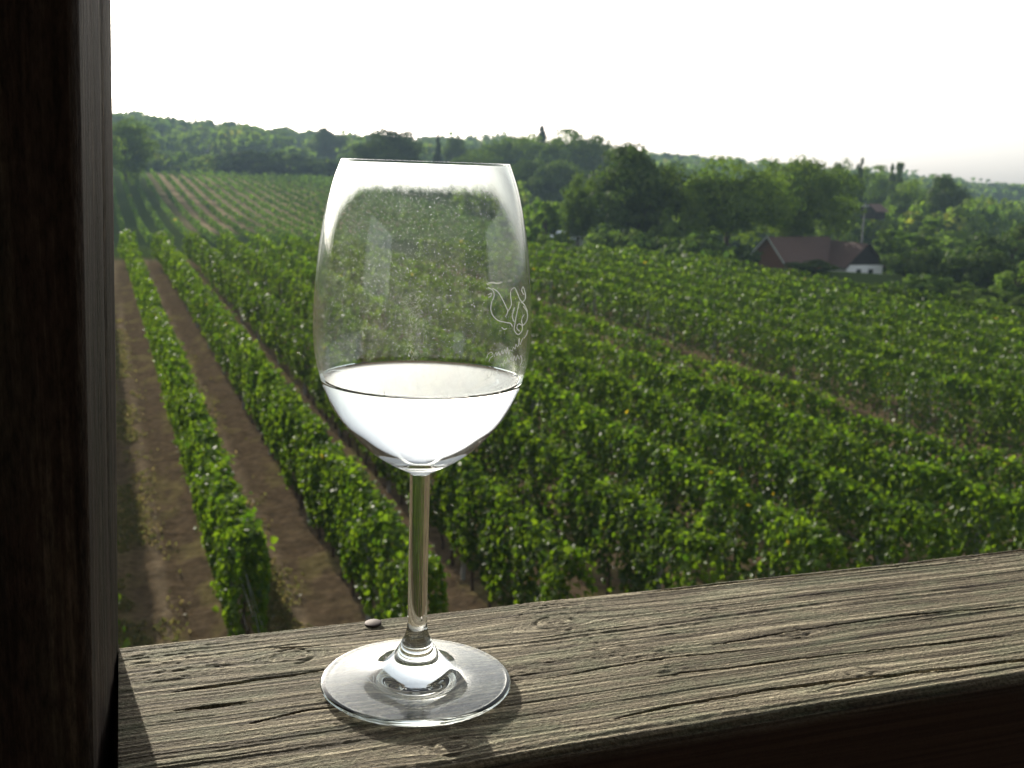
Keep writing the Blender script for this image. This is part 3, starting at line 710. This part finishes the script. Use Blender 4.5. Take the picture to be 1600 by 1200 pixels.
i = np.arange(len(zz) - 1)[:, None] * nl_; j = np.arange(nl_)[None]; j2 = (j + 1) % nl_
F = np.stack([i + j, i + nl_ + j, i + nl_ + j2, i + j2], -1).reshape(-1, 4)
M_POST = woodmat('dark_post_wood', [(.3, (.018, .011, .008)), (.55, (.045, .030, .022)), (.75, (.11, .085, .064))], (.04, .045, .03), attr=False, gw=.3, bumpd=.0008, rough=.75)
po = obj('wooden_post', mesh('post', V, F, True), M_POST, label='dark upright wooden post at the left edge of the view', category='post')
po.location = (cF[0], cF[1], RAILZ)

# nail in the rail
q = on_z(583, 976, RAILZ)
nt_ = thing('nail', 'rusty round nail head in the railing left of the stem', 'nail', (q[0], q[1], RAILZ))
M_NAIL = plain('rusty_iron', (.075, .055, .05), .7, .5, .4, 400, .5)
V, F = lathe([(0, .0013), (.0034, .00125), (.0039, .0010), (.0039, .0005), (.0036, .0002), (.0014, .0001)], 24); obj('head', mesh('head', V, F[:, ::-1], True), M_NAIL, nt_).rotation_euler = (.06, -.05, 0)
V, F = lathe([(.0012, .0007), (.0012, -.02), (0, -.024)], 10); obj('shank', mesh('shank', V, F, True), M_NAIL, nt_)

# ---------------------------------------------------------------- veranda around the camera (outside the frame: it shades and is mirrored in the glass)
M_BOARD = plain('veranda_boards', (.03, .022, .016), .85, .2, .4, 9)
M_PLAST = plain('house_plaster', (.35, .33, .29), .9, .2, .12, 3)
rot = math.atan2(U[1], U[0])
def vpt(a, b, z): return np.array([fL[0] + U[0] * a + Wv[0] * b, fL[1] + U[1] * a + Wv[1] * b, CAMZ + z])
def vbox(name, a0, a1, b0, b1, z0, z1, m, **kw):
    c = vpt((a0 + a1) / 2, (b0 + b1) / 2, (z0 + z1) / 2); bm = bmesh.new(); box_bm(bm, c, (a1 - a0, b1 - b0, z1 - z0), rot)
    return obj(name, bm_mesh(name, bm), m, **kw)
vbox('veranda_floor', -3.5, 4.5, -.05, 3.1, -1.5, -1.42, M_BOARD, kind='structure')
vbox('veranda_ceiling', -3.5, 4.5, .15, 3.1, 1.15, 1.22, M_BOARD, kind='structure')
vbox('house_wall', -3.5, 4.5, 2.9, 3.1, -7.6, 1.15, M_BOARD, kind='structure')

# ---------------------------------------------------------------- wine glass
gb = on_z(650, 1070, RAILZ)
GZ = RAILZ + .0012
glass = thing('wine_glass', 'clear stemmed wine glass half filled, standing on the wooden rail', 'wine glass', (gb[0], gb[1], GZ))
def glassmat(name, ior, col=(1, 1, 1), rough=0.0):
    m, N, L, out = mat(name)
    g = node(N, 'ShaderNodeBsdfGlass', IOR=ior, Roughness=rough); g.inputs['Color'].default_value = (*col, 1)
    L.new(g.outputs[0], out.inputs[0]); return m
M_GLASS = glassmat('clear_glass', 1.5, (.985, .995, .99)); M_WSIDE = glassmat('wine_against_glass', 1.5 / 1.34); M_WTOP = glassmat('wine_surface', 1.34)
outer = [(4.05, 88.6), (4.3, 89.1), (6.0, 89.9), (8.8, 91.3), (12.9, 93.6), (20.4, 98.8), (27.0, 105.4), (31.0, 110.4), (34.0, 114.9), (36.4, 119.8), (38.4, 125.0), (40.2, 131.5), (41.2, 137.0), (41.7, 143.4), (41.75, 149.5), (41.5, 155.8), (40.6, 168.0), (39.1, 180.2), (36.85, 192.2), (34.3, 201.7), (31.5, 209.2)]
def spline(pts, n):
    P = np.array(pts, float); t = np.concatenate([[0], np.cumsum(np.linalg.norm(np.diff(P, axis=0), axis=1))])
    m_ = np.gradient(P, t, axis=0); s = np.linspace(0, t[-1], n); k = np.clip(np.searchsorted(t, s) - 1, 0, len(t) - 2)
    h = (t[k + 1] - t[k])[:, None]; u = ((s - t[k]) / (t[k + 1] - t[k]))[:, None]
    return (2 * u ** 3 - 3 * u ** 2 + 1) * P[k] + (u ** 3 - 2 * u ** 2 + u) * h * m_[k] + (-2 * u ** 3 + 3 * u ** 2) * P[k + 1] + (u ** 3 - u ** 2) * h * m_[k + 1]
O = spline(outer, 90)
def outer_r(z): return np.interp(z, O[:, 1], O[:, 0])
def thick(z): return np.interp(z, [93, 100, 112, 130, 160, 209], [2.6, 2.2, 1.6, 1.2, .95, .85])
# inner wall: offset along the normal
T = np.gradient(O, axis=0); T /= np.linalg.norm(T, axis=1, keepdims=True); NI = np.stack([-T[:, 1], T[:, 0]], 1)
I = O + NI * thick(O[:, 1])[:, None]
zb_in = 96.3
I = I[(I[:, 1] > zb_in + .8) & (I[:, 0] > 9.0)]
I = np.concatenate([spline([(0.0, zb_in - .5), (3.0, zb_in - .35), (6.0, zb_in + .25), tuple(I[0])], 12)[:-1], I])
WL = 126.3
def inner_r(z): return float(np.interp(z, I[:, 1], I[:, 0]))
rim_o, rim_i = O[-1], I[-1]
rim_c = (rim_o + rim_i) / 2; rr_ = np.linalg.norm(rim_o - rim_i) / 2
rim = [(rim_c + rr_ * np.array([math.cos(a), math.sin(a)])) for a in np.linspace(0, math.pi, 9)[1:-1]]
men = .9
WLc = WL + men                                     # contact line of the meniscus on the inner wall
Iu = np.concatenate([[[inner_r(WLc), WLc]], I[I[:, 1] > WLc + .1]])
bowl_prof = np.concatenate([O, rim, Iu[::-1]]) * .001
SEG = 160
def smooth_lathe(name, prof, flip=False, seg=SEG):
    V, F = lathe(prof, seg); return mesh(name, V, F[:, ::-1] if flip else F, True)
m, N, L, out = mat('thin_clear_glass')      # thin wall: light goes straight through, mirrors by Fresnel's law on both faces
ge = N.new('ShaderNodeNewGeometry'); dt = node(N, 'ShaderNodeVectorMath', operation='DOT_PRODUCT'); L.new(ge.outputs['Normal'], dt.inputs[0]); L.new(ge.outputs['Incoming'], dt.inputs[1])
ab = node(N, 'ShaderNodeMath', operation='ABSOLUTE'); L.new(dt.outputs['Value'], ab.inputs[0])
om = node(N, 'ShaderNodeMath', operation='SUBTRACT'); om.inputs[0].default_value = 1.0; L.new(ab.outputs[0], om.inputs[1])
pw = node(N, 'ShaderNodeMath', operation='POWER'); L.new(om.outputs[0], pw.inputs[0]); pw.inputs[1].default_value = 5.0
fr_ = node(N, 'ShaderNodeMath', operation='MULTIPLY_ADD'); L.new(pw.outputs[0], fr_.inputs[0]); fr_.inputs[1].default_value = .955; fr_.inputs[2].default_value = .045
tr_ = N.new('ShaderNodeBsdfTransparent'); tr_.inputs[0].default_value = (.985, .995, .99, 1); gl_ = node(N, 'ShaderNodeBsdfGlossy', Roughness=0.02); gl_.inputs[0].default_value = (1, 1, 1, 1)
mx = N.new('ShaderNodeMixShader'); L.new(fr_.outputs[0], mx.inputs[0]); L.new(tr_.outputs[0], mx.inputs[1]); L.new(gl_.outputs[0], mx.inputs[2]); L.new(mx.outputs[0], out.inputs[0])
bme = smooth_lathe('bowl', bowl_prof); bme.materials.append(M_GLASS); bme.materials.append(m)
rows_ = np.arange(len(bme.polygons)) // SEG; zmid = (bowl_prof[:-1, 1] + bowl_prof[1:, 1])[rows_] / 2 * 1000
bme.polygons.foreach_set('material_index', (zmid > WLc - .3).astype(np.int32))
bowl = obj('bowl', bme, None, glass)
stem_pts = [(5.9, 18.9), (5.0, 20.6), (4.45, 22.6), (4.05, 25.5), (3.95, 30), (3.95, 38.9), (3.98, 60), (4.02, 80), (4.03, 86.0), (4.05, 88.6)]
S = spline(stem_pts, 50)
obj('stem', smooth_lathe('stem', S * .001, seg=96), M_GLASS, glass)
# foot: shallow cone, rounded edge, slightly hollow underneath
foot_top = [(38.9, 1.3), (38.6, 2.0), (37.6, 2.55), (34, 3.1), (28, 3.9), (22, 5.0), (17, 6.5), (13.2, 8.6), (10.4, 11.4), (8.2, 14.4), (6.7, 17.0), (5.9, 18.9)]
foot_bot = [(0, 2.1), (8, 2.0), (16, 1.6), (26, .9), (34, .25), (37.2, .1), (38.4, .5), (38.9, 1.3)]
FP = np.concatenate([spline(foot_bot, 40)[:-1], spline(foot_top, 60)])
FP[0, 0] = 1e-4
obj('foot', smooth_lathe('foot', FP * .001), M_GLASS, glass)
# wine: side shares its border with the glass wall, surface with a meniscus
side_p = np.concatenate([I[I[:, 1] < WLc - .1], [[inner_r(WLc), WLc]]]); side_p[0, 0] = 1e-3
Rc = inner_r(WLc); rs = np.concatenate([[1e-3], np.linspace(6, Rc - 5, 8), Rc - 4.5 * np.linspace(1, 0, 16)[0:] ** 1.6])
top_p = np.column_stack([rs, WL + men * np.exp(-(Rc - rs) / 1.3)]); top_p[-1] = (Rc, WLc)
Vs_, Fs_ = lathe(side_p * .001, SEG); Vt_, Ft_ = lathe(top_p[::-1] * .001, SEG)
wv, wf = join([(Vs_, Fs_[:, ::-1]), (Vt_, Ft_)])
wme = mesh('white_wine', wv, wf, True); wme.materials.append(M_WSIDE); wme.materials.append(M_WTOP)
mi = np.zeros(len(wf), np.int32); mi[len(Fs_):] = 1; wme.polygons.foreach_set('material_index', mi)
wine = obj('white_wine', wme, None, label='pale white wine filling the lower bowl of the glass', category='wine')
wine.location = (gb[0], gb[1], GZ)

# white film near the rim and sides, and dust, on the sunny outside of the bowl
camd = np.array([-gb[0], -gb[1]]); PHC = math.atan2(camd[1], camd[0])       # direction from the glass to the viewer's side of the rail
ph = np.linspace(math.radians(91), math.radians(269), 150) + PHC; zf_ = np.linspace(128.5, 208.6, 110)
PH, ZF = np.meshgrid(ph, zf_); RF = (outer_r(ZF) + .12) * .001
rel = np.abs((PH - PHC + math.pi) % (2 * math.pi) - math.pi)                # 180 deg = far side
sidew = 1 - sstep(math.radians(92), math.radians(142), rel)
lo = 200.3 - 27 * sidew ** 1.5
film_cov = sstep(-4.0 - 10 * sidew, 3.0 + 5 * sidew, ZF - lo + 2.2 * (fbm(PH * 9, ZF * .22, 130) - .5) + 1.5 * (vn(PH * 60, ZF * .8, 131) - .5)) * (.8 + .2 * sstep(0, 12, ZF - lo))
nzp, nph = PH.shape; i = np.arange(nzp - 1)[:, None] * nph; j = np.arange(nph - 1)[None]
F = np.stack([i + j, i + j + 1, i + nph + j + 1, i + nph + j], -1).reshape(-1, 4)
fme = mesh('white_film', np.stack([RF * np.cos(PH), RF * np.sin(PH), ZF * .001], -1), F, True, {'fog': np.clip(film_cov, 0, 1).ravel()})
m, N, L, out = mat('white_film_and_dust')
at = node(N, 'ShaderNodeAttribute', attribute_name='fog'); tc = N.new('ShaderNodeTexCoord')
fine = noise(N, L, 2000, 1, tc.outputs['Object'], .6); blot = noise(N, L, 120, 4, tc.outputs['Object'], .6)
spk = ramp(N, L, fine, [(.66, (0, 0, 0)), (.75, (.45, .45, .45))])
hz = ramp(N, L, blot, [(.3, (.006, .006, .005)), (.75, (.032, .032, .028))])
a1_ = node(N, 'ShaderNodeMath', operation='ADD'); L.new(spk, a1_.inputs[0]); L.new(hz, a1_.inputs[1])
fg = node(N, 'ShaderNodeMath', operation='MULTIPLY_ADD'); L.new(at.outputs['Fac'], fg.inputs[0]); fg.inputs[1].default_value = 1.0; L.new(a1_.outputs[0], fg.inputs[2])
cl_ = node(N, 'ShaderNodeClamp'); L.new(fg.outputs[0], cl_.inputs[0]); cl_.inputs[2].default_value = .95
tl = node(N, 'ShaderNodeBsdfTranslucent'); tl.inputs[0].default_value = (.9, .92, .93, 1); tr_ = N.new('ShaderNodeBsdfTransparent')
mx = N.new('ShaderNodeMixShader'); L.new(cl_.outputs[0], mx.inputs[0]); L.new(tr_.outputs[0], mx.inputs[1]); L.new(tl.outputs[0], mx.inputs[2]); L.new(mx.outputs[0], out.inputs[0])
obj('white_film', fme, m, glass, label='white film and fine dust clinging to the outside of the bowl')

# engraving on the front of the bowl: strokes follow the glass surface
def on_bowl(px, py):
    r = ray(px, py); o0 = np.array([0, 0, CAMZ]); t0 = .30
    st_ = .002
    for _ in range(600):
        q = o0 + r * t0; zq = (q[2] - GZ) * 1000
        if 90 < zq < 209 and math.hypot(q[0] - gb[0], q[1] - gb[1]) * 1000 <= outer_r(zq) + .10:
            if st_ < .0001: return q - np.array([gb[0], gb[1], GZ])
            t0 -= st_; st_ *= .1; continue
        t0 += st_
    return None
m, N, L, out = mat('engraved_frost')
df = node(N, 'ShaderNodeBsdfDiffuse'); df.inputs[0].default_value = (.8, .82, .8, 1); tl = node(N, 'ShaderNodeBsdfTranslucent'); tl.inputs[0].default_value = (.5, .52, .5, 1)
tr_ = N.new('ShaderNodeBsdfTransparent'); mx = N.new('ShaderNodeMixShader'); mx.inputs[0].default_value = .4; L.new(df.outputs[0], mx.inputs[1]); L.new(tl.outputs[0], mx.inputs[2])
mx2 = N.new('ShaderNodeMixShader'); mx2.inputs[0].default_value = .42; L.new(tr_.outputs[0], mx2.inputs[1]); L.new(mx.outputs[0], mx2.inputs[2]); L.new(mx2.outputs[0], out.inputs[0])
M_ENG = m
STROKES = [[(225, 240), (260, 225), (310, 232), (350, 222)], [(235, 270), (270, 290), (285, 330), (265, 390), (256, 450), (275, 510), (320, 550), (380, 565), (430, 580), (440, 600)],
           [(270, 275), (310, 300), (350, 360), (380, 420), (400, 475), (380, 520)], [(400, 475), (430, 420), (425, 340), (430, 290), (455, 270), (480, 310), (505, 370), (545, 420), (568, 470)],
           [(500, 390), (480, 480), (465, 560), (460, 640), (490, 670), (520, 640), (520, 590), (492, 580), (480, 620), (500, 640)], [(515, 400), (545, 375), (545, 300), (530, 262), (520, 290), (538, 330)],
           [(535, 430), (566, 480), (558, 560), (530, 590), (520, 540), (540, 500)], [(445, 470), (460, 440), (440, 520), (455, 560)], [(572, 632), (560, 670), (540, 700)], [(350, 610), (370, 625), (392, 618)], [(232, 330), (262, 318), (252, 345), (236, 352)],
           [(222, 872), (232, 838), (262, 820), (276, 846), (250, 872), (240, 900)], [(284, 862), (300, 822), (308, 852), (322, 815), (332, 846)], [(338, 846), (352, 806), (360, 836), (376, 796), (384, 828)], [(390, 836), (398, 778), (410, 840), (424, 800), (436, 812)],
           [(440, 812), (450, 776), (462, 796), (470, 752), (484, 776)], [(490, 770), (498, 700), (506, 756), (520, 722), (532, 700)],
           [(196, 1000), (212, 972), (246, 968), (262, 992), (250, 1024), (224, 1046), (196, 1058)], [(240, 974), (232, 1036), (254, 1044)], [(286, 984), (282, 1016), (296, 1010)], [(306, 1010), (312, 972), (322, 996)],
           [(330, 950), (350, 912), (360, 940), (372, 890), (384, 920)], [(390, 915), (400, 870), (410, 908), (428, 862), (438, 896)], [(446, 896), (456, 852), (470, 890), (484, 846), (494, 876)], [(500, 880), (510, 850), (520, 905), (505, 930)]]
for k, st in enumerate(STROKES):
    P = spline(st, max(8, 5 * len(st))) if len(st) > 2 else np.array(st, float)
    q = [on_bowl(720 + a / 5.457, 400 + b / 5.457) for a, b in P]; q = [v for v in q if v is not None]
    if len(q) < 3: continue
    V, F = tube(q, .00040 if k == 0 else .00020 if k < 11 else .00012, 5); obj('engraved_stroke', mesh('engraved_stroke', V, F, True), M_ENG, glass)

# ---------------------------------------------------------------- haze
mh, N, L, out = mat('haze_air')
pv = node(N, 'ShaderNodeVolumePrincipled', Density=.00046, Anisotropy=.0); pv.inputs['Color'].default_value = (.37, .52, .66, 1)
L.new(pv.outputs[0], out.inputs['Volume'])
bm = bmesh.new(); box_bm(bm, (0, 0, 17), (2040, 2040, 62)); obj('haze', bm_mesh('haze', bm), mh, kind='stuff')
